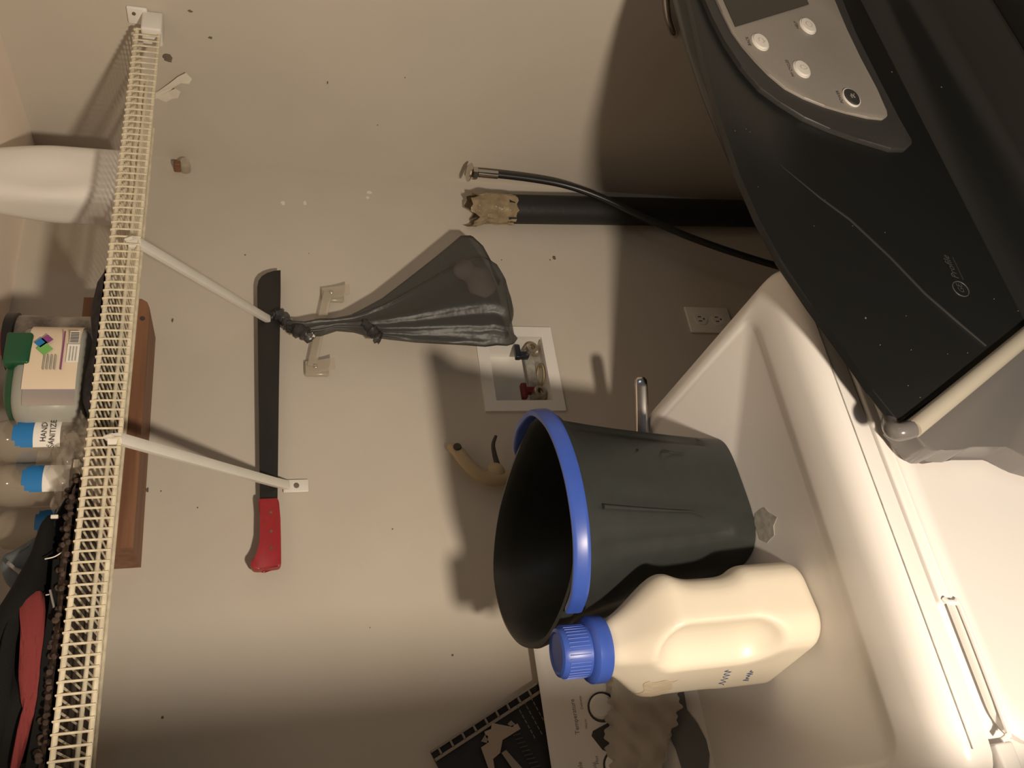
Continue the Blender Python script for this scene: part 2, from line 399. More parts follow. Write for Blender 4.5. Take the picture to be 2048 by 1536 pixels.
# ================================================================ clear hook rail with grey plastic bag
hk = Thing('hook_rail', 'clear plastic towel rail with two adhesive hook ends on the back wall', 'hook', (0.94, 1.475, -0.12))
A, B = V((1.030, 1.462, -0.136)), V((0.850, 1.462, -0.098))
hk.part('bar', tube([A, B], 1, 12, flat=(0.0095, 0.003, (0, 0, 1))), 'clear_hook')
for P in (A, B):
    c = hk.part('hook_end', bev(box(P.x-0.016, P.x+0.016, 1.468, 1.479, P.z-0.034, P.z+0.014), 0.0052), 'clear_hook')
    g = loft([[(P.x+sx*0.013, yy, zz) for sx, yy, zz in ((-1, y0, z0), (1, y0, z0), (1, y0-0.004, z0-0.004*t), (-1, y0-0.004, z0-0.004*t))]
              for z0, y0, t in ((P.z+0.012, 1.468, 0), (P.z-0.012, 1.462, 0.3), (P.z-0.030, 1.455, 0.6), (P.z-0.040, 1.450, 1))])
    hk.part('hook_tongue', g, 'clear_hook', c)
    hk.part('metal_pin', bev(box(P.x-0.004, P.x+0.004, 1.458, 1.461, P.z-0.010, P.z-0.003), 0.001), 'chrome', c)
bag = Thing('plastic_bag', 'knotted grey plastic bag hanging from the clear towel rail', 'bag', (1.0, 1.42, -0.46))
# body: rings from the knot down to the bottom corners
st = [(-0.050, 0.925, 0.012, 0.008), (-0.085, 0.918, 0.016, 0.010), (-0.115, 0.922, 0.018, 0.012), (-0.145, 0.928, 0.013, 0.010), (-0.178, 0.930, 0.018, 0.013), (-0.205, 0.933, 0.030, 0.018), (-0.245, 0.942, 0.046, 0.024),
      (-0.300, 0.962, 0.074, 0.030), (-0.350, 0.982, 0.098, 0.036), (-0.400, 1.002, 0.122, 0.042), (-0.438, 1.016, 0.140, 0.046), (-0.462, 1.017, 0.137, 0.048), (-0.482, 1.005, 0.128, 0.046), (-0.496, 0.990, 0.110, 0.036), (-0.503, 0.975, 0.085, 0.018)]
rings = []; NB = 72
for i, (z, cx, a, b) in enumerate(st):
    t = i/(len(st)-1); ring = []
    for k in range(NB):
        q = 2*pi*k/NB
        pl = 1+0.17*(1-t*0.5)*(1-2*abs(sin(5.5*q+1.1*t)))+0.10*sin(5*q-3*t)+0.06*(1-2*abs(sin(9*q+t*3)))
        c, s = cos(q), sin(q)
        px = cx+a*math.copysign(abs(c)**0.8, c)*(1+0.25*(pl-1)); py = min(1.432-0.02*t+b*math.copysign(abs(s)**0.9, s)*pl, 1.472)
        zz = z+0.10*(px-cx)*(t**2)*1.2 - 0.010*sin(3*q)*t
        ring.append((px, py, zz))
    rings.append(ring)
bag.part('body', loft(rings), 'grey_bag', angle=80)
def lump(x, y, z):
    a = np.sqrt(((x-1.070)/1.0)**2+((y-1.414)/0.45)**2+((z+0.425)/0.8)**2)-0.030
    b = np.sqrt(((x-1.035)/1.2)**2+((y-1.411)/0.45)**2+((z+0.455)/0.9)**2)-0.036
    return smin(a, b, 0.02)+0.005*np.sin(90*x+30*z)*np.sin(80*z)
def smin(a, b, k): h = np.clip(0.5+0.5*(b-a)/k, 0, 1); return b*(1-h)+a*h-k*h*(1-h)
bag.part('contents', sdf(lump, (0.96, 1.36, -0.51), (1.13, 1.45, -0.37), 0.0045), 'pink_content')
for nm, pts, r in (('handle_tail', [(0.930, 1.440, -0.062), (0.915, 1.428, -0.070), (0.900, 1.425, -0.088), (0.893, 1.43, -0.096)], [0.010, 0.014, 0.010, 0.004]),
                   ('handle_tail', [(0.925, 1.44, -0.055), (0.945, 1.438, -0.048), (0.958, 1.44, -0.034), (0.962, 1.45, -0.026)], [0.010, 0.011, 0.008, 0.003]),
                   ('knot_ear', [(0.925, 1.415, -0.20), (0.906, 1.41, -0.214), (0.893, 1.412, -0.222), (0.887, 1.414, -0.232)], [0.009, 0.011, 0.012, 0.005])):
    v, f = tube(smooth_path(pts, 5), [r[min(i//5, 3)]*(1+0.2*sin(i*2.3)) for i in range(len(pts)*5-4)], 10)
    v = [(p[0]+0.0025*sin(900*p[2]+400*p[1]), p[1], p[2]+0.002*sin(700*p[0])) for p in v]
    bag.part(nm, (v, f), 'grey_bag', angle=80)
bag.part('white_tag', blob((0.897, 1.422, -0.095), X_, Z_, 0.008, 3), 'paper', smooth=False)

# ================================================================ laundry outlet box in the wall
lb = Thing('outlet_box', 'white recessed washer outlet box with two valves in the back wall', 'outlet box', (0.858, 1.47, -0.625))
def frame(x0, x1, z0, z1, a0, a1, b0, b1, y0, y1):
    R = [[(x0, y1, z0), (x1, y1, z0), (x1, y1, z1), (x0, y1, z1)], [(x0, y0, z0), (x1, y0, z0), (x1, y0, z1), (x0, y0, z1)],
         [(a0, y0, b0), (a1, y0, b0), (a1, y0, b1), (a0, y0, b1)], [(a0, y1, b0), (a1, y1, b0), (a1, y1, b1), (a0, y1, b1)]]
    return loft(R+[R[0]], False, False)
lb.part('frame', frame(0.7535, 0.9634, -0.6240, -0.4465, 0.7785, 0.9375, -0.598, -0.4728, YB-0.005, YB+0.006), 'white_plastic', smooth=False)
lb.part('tray', loft([[(0.774, YB+0.004, -0.602), (0.942, YB+0.004, -0.602), (0.942, YB+0.004, -0.469), (0.774, YB+0.004, -0.469)],
                      [(0.779, YB+0.085, -0.596), (0.937, YB+0.085, -0.596), (0.937, YB+0.085, -0.474), (0.779, YB+0.085, -0.474)]], False, True), 'white_plastic', smooth=False)
for x_, hm, nm, hx in ((0.924, 'navy', 'cold_valve', -0.012), (0.812, 'valve_red', 'hot_valve', 0.010)):
    v = lb.part(nm, merge(lathe([(0.013, 0), (0.013, 0.012), (0.009, 0.014), (0.009, 0.026)], (x_, 1.515, -0.596), 14), lathe([(0.012, 0), (0.0135, 0.003), (0.0135, 0.02), (0.011, 0.021), (0.007, 0.021), (0.007, 0.006)], (x_, 1.515, -0.578), 16, (0, -1, -0.15), True, True)), 'brass')
    lb.part('valve_handle', merge(bev(box(x_+hx-0.007, x_+hx+0.007, 1.506, 1.522, -0.575, -0.545), 0.002), bev(box(x_-0.022 if hx < 0 else x_-0.010, x_+0.012 if hx < 0 else x_+0.026, 1.504, 1.520, -0.556, -0.543), 0.003)), hm, v)
lb.part('drain_hole', lathe([(0.026, 0), (0.026, 0.004), (0.019, 0.004), (0.018, 0.0)], (0.866, 1.520, -0.6), 24), 'tan_plastic')
lb.part('rust_strip', bev(box(0.785, 0.935, 1.540, 1.552, -0.598, -0.575), 0.003), 'residue')
# receptacle plate
op = Thing('wall_outlet', 'cream duplex receptacle plate low on the back wall behind the white machine corner', 'outlet', (0.995, 1.476, -1.03))
op.part('plate', bev(box(0.958, 1.031, 1.4735, 1.4795, -1.095, -0.977), 0.0025), 'white_paint')
for z_ in (-1.012, -1.058):
    s = op.part('socket', lathe([(0.0165, 0), (0.0165, 0.0015)], (0.9945, 1.4735, z_), 20, (0, -1, 0)), 'white_plastic')
    for dx in (-0.006, 0.006): op.part('slot', box(0.9945+dx-0.0013, 0.9945+dx+0.0013, 1.4715, 1.473, z_-0.001, z_+0.008), 'dark_gap', s, False)
    op.part('slot', lathe([(0.0025, 0), (0.0025, 0.001)], (0.9945, 1.4722, z_-0.007), 8, (0, -1, 0)), 'dark_gap', s)

# ================================================================ standpipe, hose, chrome tube
dp = Thing('drain_pipe', 'black drain pipe with a ragged glue-coated top standing in the corner', 'pipe', (1.29, 1.445, -H))
dp.part('pipe', tube([(1.273, 1.443, -0.555), (1.287, 1.443, -0.80), (1.312, 1.443, -1.25), (1.325, 1.443, -H)], 0.0345, 28), 'pipe')
R = []
for i, z in enumerate((-0.575, -0.56, -0.535, -0.505, -0.485, -0.47)):
    R.append([(1.2735+(0.0365+0.003*sin(3*k+i*1.7)+0.002*sin(7*k))*cos(2*pi*k/30)-0.002*i*(i > 3), 1.443+(0.036+0.002*sin(5*k+i))*sin(2*pi*k/30), z+(0.010*sin(2*pi*k/30*3+1)+0.006*sin(11*k) if i == 5 else 0.003*sin(k*1.9) if i == 0 else 0)) for k in range(30)])
dp.part('glue_sleeve', loft(R, False, False), 'dried_glue', label='torn amber glue sleeve')
hs = Thing('supply_hose', 'black rubber supply hose with a chrome end nut curving down from the right wall', 'hose', (1.34, 1.40, -0.46))
hp = [aY(x, y, 1.40) for x, y in ((985, 348), (1060, 357), (1130, 370), (1200, 394), (1300, 440), (1400, 482), (1530, 525))]
hs.part('hose', tube(smooth_path(hp+[V((1.06, 1.40, -1.40))], 8), 0.0085, 14), 'rubber')
hs.part('ferrule', tube([aY(952, 346, 1.40), aY(995, 350, 1.40)], 0.0095, 16), 'chrome')
hs.part('nut', lathe([(0.010, 0), (0.015, 0.003), (0.015, 0.013), (0.009, 0.017)], aY(956, 347, 1.40), 6, (0.0, 0, 1)), 'chrome', angle=20)
hs.part('flange', lathe([(0.021, 0), (0.0225, 0.002), (0.021, 0.005), (0.012, 0.009)], aY(941, 345, 1.40), 24, (0.12, -0.1, 1)), 'chrome')
ct = Thing('chrome_spout', 'small bent chrome tube against the right wall behind the black console', 'pipe', (1.36, 0.95, -0.80))
ct.part('tube', tube(smooth_path([aX(1330, -60, 1.365), aX(1332, -10, 1.365), aX(1336, 30, 1.365), aX(1345, 60, 1.372), aX(1352, 75, 1.383)], 5), [0.008]*17+[0.006, 0.005, 0.004, 0.002], 12), 'chrome')

# ================================================================ tan hook tool on the back wall
tk = Thing('hand_tool', 'tan curved plastic tool handle with a thin dark prong hanging behind the bucket', 'tool', (0.61, 1.45, -0.45))
pth = smooth_path([(0.668, 1.462, -0.360), (0.652, 1.450, -0.370), (0.622, 1.444, -0.386), (0.598, 1.444, -0.409), (0.590, 1.446, -0.437), (0.597, 1.455, -0.466), (0.606, 1.463, -0.485)], 6)
tk.part('handle', tube(pth, [0.009+0.004*min(1, i/8) for i in range(len(pth))], 16), 'tan_plastic')
tk.part('end_hole', lathe([(0.0085, 0), (0.0075, 0.003), (0.002, 0.0031)], (0.657, 1.4385, -0.3675), 14, (0.2, -1, 0.15)), 'dark_gap')
tk.part('boss', sdf(lambda x, y, z: np.sqrt(((x-0.606)/1.25)**2+(y-1.446)**2+((z+0.440)/1.3)**2)-0.0145, (0.58, 1.42, -0.47), (0.64, 1.47, -0.41), 0.003), 'tan_plastic')
tk.part('prong', tube(smooth_path([(0.618, 1.446, -0.446), (0.640, 1.440, -0.441), (0.660, 1.436, -0.440), (0.678, 1.436, -0.448)], 5), [0.006-0.0002*i for i in range(16)], 10), 'dark_gap')

# ================================================================ white washing machine
ZW = -0.70; wx0, wx1, wy0, wy1 = -0.04, 0.645, 0.800, 1.445
wm = Thing('white_washer', 'white washing machine with a recessed top holding the bucket and jug', 'washer', (0.30, 1.12, -H))
wm.part('cabinet', bev(box(wx0+0.004, wx1-0.004, wy0+0.004, wy1, -H+0.02, ZW-0.047), 0.008), 'enamel')
R = [rrect(wx0, wx1, wy0-0.006, wy1, 0.045, ZW-0.0425), rrect(wx0, wx1, wy0-0.008, wy1, 0.045, ZW-0.020)]
for i in range(1, 7):
    a = pi/2*i/6; r = 0.026
    ins = r*(1-cos(a)); R.append(rrect(wx0+ins, wx1-ins, wy0-0.008+ins*1.5, wy1-ins, 0.045, ZW-0.020+0.026*sin(a)))
R += [rrect(wx0+0.036, wx1-0.034, wy0+0.072, wy1-0.05, 0.038, ZW+0.0062), rrect(wx0+0.040, wx1-0.038, wy0+0.085, wy1-0.055, 0.034, ZW+0.003), rrect(wx0+0.044, wx1-0.042, wy0+0.092, wy1-0.06, 0.030, ZW)]
wm.part('top_panel', loft(R), 'enamel', angle=60)
# front: thin trim band, finger slot, door
yb = wy0-0.010
wm.part('trim_band', merge(bev(box(0.152, wx1-0.006, yb, wy0+0.01, -0.770, -0.7465), 0.003), bev(box(wx0+0.004, 0.002, yb, wy0+0.01, -0.770, -0.7465), 0.003), box(0.0, 0.154, wy0+0.006, wy0+0.02, -0.773, -0.744)), 'enamel')
door = wm.part('door', loft([rrect(0.000-dx, 0.60+dx, -1.35-dx, -0.7605+dx, 0.05, 0, 8) for dx in (0,)]), 'enamel') if False else None
Rd = []
for ins, dy in ((0.0, 0.0), (0.0, -0.009), (0.003, -0.0120), (0.010, -0.0135), (0.020, -0.0135), (0.026, -0.011)):
    Rd.append([(p[0], yb+0.008+dy, p[1]) for p in rrect(-0.006+ins, 0.600-ins, -1.36+ins, -0.760-ins, 0.045, 0, 8)])
door = wm.part('door', loft(Rd), 'enamel', angle=50)
wm.part('pull_lip', tube(smooth_path([(0.156, yb-0.001, -0.750), (0.151, yb-0.004, -0.752), (0.149, yb-0.006, -0.759), (0.140, yb-0.007, -0.763), (0.020, yb-0.007, -0.762), (0.008, yb-0.006, -0.759), (0.004, yb-0.003, -0.753)], 4), 0.0030, 8), 'enamel', door)
wm.part('latch_hole', bev(box(0.428, 0.447, yb-0.0012, yb+0.001, -0.7655, -0.7535), 0.0009), 'dark_gap', smooth=False)
wm.part('seam', tube([(0.60, wy0-0.0085, -0.7165), (0.0, wy0-0.0085, -0.7165)], 0.0007, 6), 'residue')
wm.part('tape_residue', blob(aZ(1532, 1050, ZW), X_, Y_, 0.026, 5, sx=0.9, d=0.0008), 'residue', smooth=False)
# raised control console along the back
cs = Vector((0, -0.055, -0.215)).normalized()                     # down the slanted face
ctop, cbot = V((0, 1.440, -0.466)), V((0, 1.372, -0.690))
prof = [(1.330, ZW), (1.338, -0.690), (1.435, -0.474), (1.441, -0.466), (1.445, -0.463), (1.449, -0.465), (1.451, -0.480), (1.451, ZW)]
con = wm.part('console', loft([[(x_, y+iy, z) for y, z in prof] for x_, iy in ((-0.035, 0.006), (-0.030, 0), (0.550, 0), (0.560, 0.002), (0.568, 0.004))]), 'enamel', angle=50)
cU = X_; cW = (V((0, 1.435, -0.474))-V((0, 1.338, -0.690))).normalized()
def onface(px, py):   # a spot of the console face seen at these picture coordinates
    r = ray(px, py); n = cU.cross(cW); P0 = V((0, 1.435, -0.474)); return r*(P0.dot(n)/r.dot(n))
for s, px, py, sz in (('Cotton', 1134, 1335, 0.0100), ('Temperature', 1150, 1433, 0.0105), ('Durable', 1163, 1546, 0.0105), ('Gentle', 1166, 1338, 0.009), ('Delicates', 1162, 1405, 0.0058), ('Warm', 1172, 1448, 0.0058), ('Hot', 1194, 1520, 0.008), ('Cold', 1190, 1535, 0.008)):
    wm.part('lettering', text_geo(s, sz, onface(px, py), cU, cW), 'grey_line', con, False)
for px, py in ((1204, 1414), (1236, 1530)):
    p = onface(px, py); n = cU.cross(cW)
    k = wm.part('knob', lathe([(0.021, 0), (0.020, 0.014), (0.016, 0.018), (0.002, 0.0185)], p, 28, n), 'enamel', con)
    wm.part('knob_ring', lathe([(0.0245, 0), (0.0245, 0.0012), (0.021, 0.0014)], p, 28, n), 'dark_gap', k)
sw = []
for px, py in ((1226, 1440), (1186, 1462), (1183, 1472), (1205, 1500), (1234, 1512), (1236, 1490)):
    q = onface(px, py)-onface(1210, 1470); sw.append((q.dot(cU), q.dot(cW)))
wm.part('accent_patch', prism(sw, onface(1210, 1470), cU, cW, 0.0014), 'dark_gap', con, False)
sw = []
for px, py in ((1346, 1382), (1368, 1384), (1374, 1420), (1395, 1448), (1412, 1480), (1419, 1510), (1414, 1560), (1380, 1600), (1370, 1560), (1352, 1500), (1338, 1470), (1330, 1430)):
    q = onface(px, py)-onface(1370, 1470); sw.append((q.dot(cU), q.dot(cW)))
wm.part('accent_patch', prism(sw, onface(1370, 1470), cU, cW, 0.003), 'swoosh', con, False)
for dx in (0.03, 0.575):
    wm.part('foot', lathe([(0.02, 0), (0.02, 0.025)], (dx, wy0+0.05, -H), 16), 'rubber'); wm.part('foot', lathe([(0.02, 0), (0.02, 0.025)], (dx, wy1-0.05, -H), 16), 'rubber')

# crumpled paper lying against the console
def crumple(u, v):
    px = 1222+118*v; py = 1345+250*u
    e = 4*sin(47*u+v)+3*sin(89*u+1)+7*sin(8*u)
    px += (e if v < 0.05 or v > 0.95 else 0)+ (14*sin(5*u))*(1 if v > 0.5 else -0.5)
    p = onface(px, py); n = cU.cross(cW)
    d = 0.022+0.008*abs(sin(5*u+2*v))*sin(pi*min(max(v, 0), 1))+0.003*sin(13*v+7*u)+0.0015*sin(31*u-17*v)
    return p+n*max(d, 0.004)
tg = grid(crumple, 110, 30)
single('paper_towel', 'crumpled greyish paper towel draped over the washer console knobs', 'paper towel', merge(tg, grid(lambda u, v: crumple(u, v)-cU.cross(cW)*0.0015, 110, 30, True)), 'tissue', (0.07, 1.40, -0.60), angle=60)

# dark slotted booklet standing behind the console
bk = Thing('bound_booklet', 'dark booklet with a slotted pale binding leaning on the wall behind the console', 'booklet', (0.16, 1.46, -0.47))
P0, P1 = aY(873, 1494, 1.462), aY(1085, 1357, 1.462)
u = (P1-P0).normalized(); wv = Vector((-u.z, 0, u.x))
if wv.x > 0: wv = -wv
O = P0-u*0.012
bk.part('cover', prism([(0, 0.014), (0.27, 0.014), (0.27, 0.22), (0, 0.22)], O, u, wv, 0.006), 'dark_cover', smooth=False)
bk.part('binding_edge', prism([(0, 0.0), (0.27, 0.0), (0.27, 0.0035), (0, 0.0035)], O+V((0, -0.004, 0)), u, wv, 0.005), 'binding', smooth=False)
bk.part('binding_edge', prism([(0, 0.0135), (0.27, 0.0135), (0.27, 0.0185), (0, 0.0185)], O+V((0, -0.004, 0)), u, wv, 0.005), 'binding', smooth=False)
for i in range(12):
    s = 0.012+i*0.0228
    bk.part('binding_tab', prism([(s, 0.003), (s+0.003, 0.003), (s+0.003, 0.0145), (s, 0.0145)], O+V((0, -0.004, 0)), u, wv, 0.005), 'binding', smooth=False)
bk.part('slot_back', prism([(0, 0.002), (0.27, 0.002), (0.27, 0.016), (0, 0.016)], O+V((0, 0.003, 0)), u, wv, 0.003), 'dark_cover', smooth=False)
def bkp(px, py): q = aY(px, py, 1.455)-O; return (q.dot(u), q.dot(wv))
def sheet(pts, m, dy): bk.part('sticker', prism([bkp(*p) for p in pts], O+V((0, dy, 0)), u, wv, 0.0012), m, smooth=False)
sheet([(984, 1446), (1020, 1453), (1035, 1447), (1041, 1458), (1005, 1480), (1000, 1506), (986, 1518), (989, 1536), (1010, 1580), (985, 1560), (962, 1495), (978, 1484), (971, 1472), (969, 1463), (982, 1458)], 'sticker', -0.0075)
sheet([(1015, 1448), (1022, 1441), (1030, 1448), (1024, 1455)], 'binding', -0.0075); sheet([(962, 1483), (970, 1470), (976, 1472), (974, 1486)], 'binding', -0.0075)
sheet([(1003, 1506), (1012, 1500), (1048, 1540), (1070, 1575), (1060, 1580), (1030, 1545)], 'binding', -0.0075)
for k in range(3):
    for j in range(7):
        a = (1033+14*k+j*5.5, 1410-8*k+j*10)
        sheet([(a[0], a[1]), (a[0]+1.2, a[1]-0.6), (a[0]+5, a[1]+6.4), (a[0]+3.8, a[1]+7)], 'grey_band', -0.007)
for j in range(9): sheet([(1026+j*4.5, 1470+j*8), (1040+j*5, 1466+j*8), (1040.8+j*5, 1468+j*8), (1027+j*4.5, 1472+j*8)], 'print_dim', -0.007)

# ================================================================ bucket with a blue bail
bu = Thing('bucket', 'dark grey oval bucket with a blue bail handle on the white washer', 'bucket', (0.385, 1.135, ZW))
ZR = -0.382; NB = 96
RIM = [(0.508, 1.015), (0.500, 1.110), (0.482, 1.190), (0.455, 1.262), (0.415, 1.318), (0.372, 1.345), (0.325, 1.340), (0.283, 1.312), (0.248, 1.262), (0.228, 1.205), (0.220, 1.150), (0.226, 1.095), (0.243, 1.035), (0.268, 0.985),
       (0.305, 0.948), (0.355, 0.930), (0.410, 0.936), (0.462, 0.958)]
_rp = smooth_path([(p[0], p[1], 0) for p in (RIM+RIM+RIM)], 24)
_rp = _rp[len(RIM)*24:len(RIM)*48]
def rim_at(q):
    c = V((0.375, 1.130, 0)); best = min(_rp, key=lambda p: abs((math.atan2(p.y-c.y, p.x-c.x)-q+pi) % (2*pi)-pi)); return best
TOP = [rim_at(2*pi*k/NB+0.10) for k in range(NB)]
def bring(t, off=0.0):
    n = 3.8; rot = 0.10; out = []
    for k in range(NB):
        q = 2*pi*k/NB; c, s = cos(q), sin(q)
        x_ = math.copysign(abs(c)**(2/n), c)*0.104; y_ = math.copysign(abs(s)**(2/n), s)*0.108
        b = V((0.392+x_*cos(rot)-y_*sin(rot), 1.142+x_*sin(rot)+y_*cos(rot), 0))
        e = 0.80*t+0.20*t**3 if True else t
        p = b*(1-e)+TOP[k]*e; ctr = V((0.392, 1.142, 0))*(1-e)+V((0.37, 1.13, 0))*e
        d = (p-ctr).normalized(); o_ = off
        for gq in (radians(238), radians(262), radians(300), radians(180)):        # shallow pressed ribs on the wall
            dd = (q-gq+pi) % (2*pi)-pi
            if abs(dd) < 0.07 and 0.15 < t < 0.88: o_ -= 0.004
        p = p+d*o_
        out.append((p.x, p.y, ZW+0.001+(ZR-ZW-0.001)*t))
    return out
def zo(r, dz): return [(p[0], p[1], p[2]+dz) for p in r]
T = [0, 0.02, 0.1, 0.14, 0.16, 0.3, 0.45, 0.6, 0.75, 0.86, 0.89, 0.93]
R = [bring(0, -0.008)]+[bring(t) for t in T]+[bring(0.93, 0.007), bring(0.985, 0.008), zo(bring(1, 0.006), 0.001), zo(bring(1, 0.0), 0.002), bring(0.985, -0.004)]+[bring(t, -0.004) for t in (0.9, 0.6, 0.3, 0.08)]
R = [[(p[0], p[1], p[2]) for p in r] for r in R]
bu.part('body', loft(R), 'bucket', angle=50)
bpts = [(0.505, 1.200), (0.513, 1.140), (0.516, 1.09), (0.516, 1.048), (0.505, 0.993), (0.470, 0.953), (0.428, 0.935), (0.375, 0.927), (0.322, 0.932), (0.281, 0.949), (0.246, 0.982), (0.233, 1.030)]
zs = [-0.425, -0.395, -0.383, -0.379, -0.379, -0.380, -0.383, -0.385, -0.386, -0.387, -0.389, -0.394]
bail = bu.part('bail', tube(smooth_path([(p[0], p[1], z+0.002) for p, z in zip(bpts, zs)], 6), 1, 14, flat=(0.0115, 0.0050, (0, 0.25, 1))), 'blue_plastic')
for p, d in ((bpts[0], (0.9, 0.3, 0)),):
    bu.part('pivot', lathe([(0.008, -0.006), (0.009, 0.002), (0.007, 0.006)], (p[0], p[1], -0.420 if p[1] > 1.1 else -0.402), 16, d), 'blue_plastic', bail)

def proj(p):
    p = V(p); z = p.dot(fw); return 1024+F*p.dot(dn)/z, 768-F*p.dot(rt)/z
def wall_index(px, py, t=0.5):
    r_ = bring(t); return min(range(NB), key=lambda k: (proj(r_[k])[1]-py)**2+(1e6 if r_[k][1] > 1.15 else 0))
for py0, py1, r_ in ((890, 912, 0.0030), (1008, 1030, 0.0034)):
    pts = []
    for i in range(9):
        t = 0.86-0.07*i; k = wall_index(0, py0+(py1-py0)*i/8, t); p = bring(t, 0.0022)[k]; pts.append(p)
    bu.part('rib', tube(smooth_path(pts, 3), [r_*(1-0.8*i/24) for i in range(25)], 8), 'bucket')

# ================================================================ detergent jug
jg = Thing('detergent_jug', 'cream plastic jug with a blue screw cap on the white washer', 'jug', (0.195, 1.045, ZW))
ja = radians(10); jc = V((0.193, 1.040)); ca_, sa_ = cos(ja), sin(ja)
def jl(a, b, z): return (jc.x+b*ca_-a*sa_, jc.y+b*sa_+a*ca_, ZW+z)       # a: away from the viewer, b: to the right
def smin(a, b, k): h = np.clip(0.5+0.5*(b-a)/k, 0, 1); return b*(1-h)+a*h-k*h*(1-h)
def rb2(a, b, ha, hb, r):
    qa, qb = np.abs(a)-ha+r, np.abs(b)-hb+r
    return np.sqrt(np.maximum(qa, 0)**2+np.maximum(qb, 0)**2)+np.minimum(np.maximum(qa, qb), 0)-r
def jugf(a, b, z):
    k = np.clip((z-0.195)/0.085, 0, 1); k = k*k*(3-2*k)
    ha = 0.098*(1-k)+0.030*k; hb = 0.060*(1-k)+0.030*k
    lo_ = np.clip((0.105-z)/0.03, 0, 1); lo_ = lo_*lo_*(3-2*lo_)
    waist = 0.009*(1-lo_)*np.exp(-((z-0.145)/0.05)**4)
    d2 = rb2(a+0.002*k, b+0.010*k+waist*0.7, ha-waist*0.3, hb-waist*0.8, np.minimum(ha, hb)*0.66+0*a)
    zb = np.abs(z-0.141)-0.141+0.018
    body = np.sqrt(np.maximum(d2+0.018, 0)**2+np.maximum(zb, 0)**2)+np.minimum(np.maximum(d2+0.018, zb), 0)-0.018
    # finger pocket pressed into the front left corner, leaving a grip bar
    pa, pb = a+0.078, b+0.064
    pz = np.maximum(np.abs(z-0.146-0.15*pa)-0.042, 0)
    slot = np.sqrt((pa/1.15)**2+pb**2+(pz*0.9)**2)-0.040
    d = -smin(-body, slot, 0.010)
    return d
v, f = sdf(jugf, (-0.115, -0.08, -0.01), (0.115, 0.08, 0.30), 0.0042)
jg.part('body', ([jl(*p) for p in v], f), 'jug', angle=180)
cc = jl(0.002, -0.010, 0)
cap = jg.part('cap', lathe([(0.0405, 0.274), (0.0425, 0.277), (0.0425, 0.293), (0.0395, 0.297), (0.0335, 0.299), (0.0325, 0.330), (0.0300, 0.336), (0.026, 0.338), (0.024, 0.336)], (cc[0], cc[1], ZW), 40), 'blue_plastic')
rg = []
for k in range(40):
    q = 2*pi*k/40; p = (cc[0]+0.0330*cos(q), cc[1]+0.0330*sin(q)); rg.append(tube([(p[0], p[1], ZW+0.302), (p[0], p[1], ZW+0.330)], 0.0008, 5))
jg.part('grip_ribs', merge(*rg), 'blue_plastic', cap)
def jb(a, z):
    """outermost spot of the left side of the jug at this height"""
    bs = np.linspace(-0.08, 0.02, 400); dd = jugf(np.full(400, a), bs, np.full(400, z)); k = np.argmax(dd < 0)
    return bs[k] if dd[k] < 0 else 0.0
def tapefn(u, w_):
    a, z = 0.005+0.060*u+0.005*sin(9*w_), 0.178+0.040*w_+0.004*sin(8*u)
    return jl(a, jb(a, z)-0.0007, z)
jg.part('clear_tape', grid(tapefn, 14, 10), 'tape')
def scribble(pts): return tube([jl(a, jb(a, z)-0.0004, z) for a, z in pts], 0.0006, 5)
jg.part('pen_writing', merge(scribble([(-0.010+0.0042*i, 0.112+0.006*sin(i*2.2)-0.0012*i) for i in range(15)]), scribble([(0.0+0.0038*i, 0.072+0.005*sin(i*2.7)-0.0010*i) for i in range(12)])), 'ink')

# chrome bar lying behind the bucket
cbx = Thing('chrome_bar', 'chrome flat bar with a rounded end sticking out behind the bucket', 'bar', (0.62, 1.25, ZW))
e0, e1 = V((0.695, 1.228, -0.680)), V((0.535, 1.312, -0.683))
bar = cbx.part('bar', tube([e0, e0+(e1-e0)*0.03, e0+(e1-e0)*0.1, e1], [0.55, 0.9, 1, 1], 20, flat=(0.0125, 0.010, (0, 0.5, 1))), 'chrome')
cbx.part('rest', bev(box(0.575, 0.590, 1.26, 1.30, ZW+0.005, -0.688), 0.002), 'chrome', bar)

# ================================================================ black machine in front (backsplash with control panel)
YF = 0.730; KF = YF/0.68
bm_ = Thing('black_washer', 'black washing machine with a tall curved console and grey control panel', 'washer', (0.76, 0.38, -H))
def fpt(px, py, Y=YF): q = aY(px, py, Y); return (q.x, q.z)
topc = [fpt(*p) for p in ((1797, 846), (1745, 778), (1690, 700), (1625, 612), (1560, 520), (1518, 437), (1480, 350), (1430, 200), (1403, 100), (1380, 0))]
zr = topc[-1][1]
topc += [(1.09*KF, zr-0.006), (1.15*KF, zr-0.022), (1.20*KF, zr-0.045)]
zb = -0.935*KF
low = [(1.20*KF, zb), (0.455*KF, zb)]
face = topc+low
poly = [p for p in face]
fc = bm_.part('backsplash_face', bev(prism(poly, (0, YF+0.012, 0), X_, Z_, 0.012), 0.0025, 2), 'black_gloss', angle=25)
yo = YF+0.040
outer = [fpt(*p, yo) for p in ((1797, 848), (1742, 773), (1684, 694), (1615, 608), (1552, 518), (1508, 435), (1469, 350), (1403, 195), (1370, 95), (1345, 0))]
outer += [(1.09*KF, outer[-1][1]-0.006), (1.15*KF, outer[-1][1]-0.022), (1.20*KF, outer[-1][1]-0.045)]+low
mid = [((a[0]+b[0])/2, (a[1]+b[1])/2+0.004) for a, b in zip(poly, outer)]
bm_.part('shell', loft([[(p[0], YF+0.0105, p[1]-0.0012) for p in poly], [(p[0], YF+0.022, p[1]) for p in mid], [(p[0], yo, p[1]) for p in outer], [(p[0], yo+0.006, p[1]-0.010) for p in outer]]), 'black_gloss', angle=60)
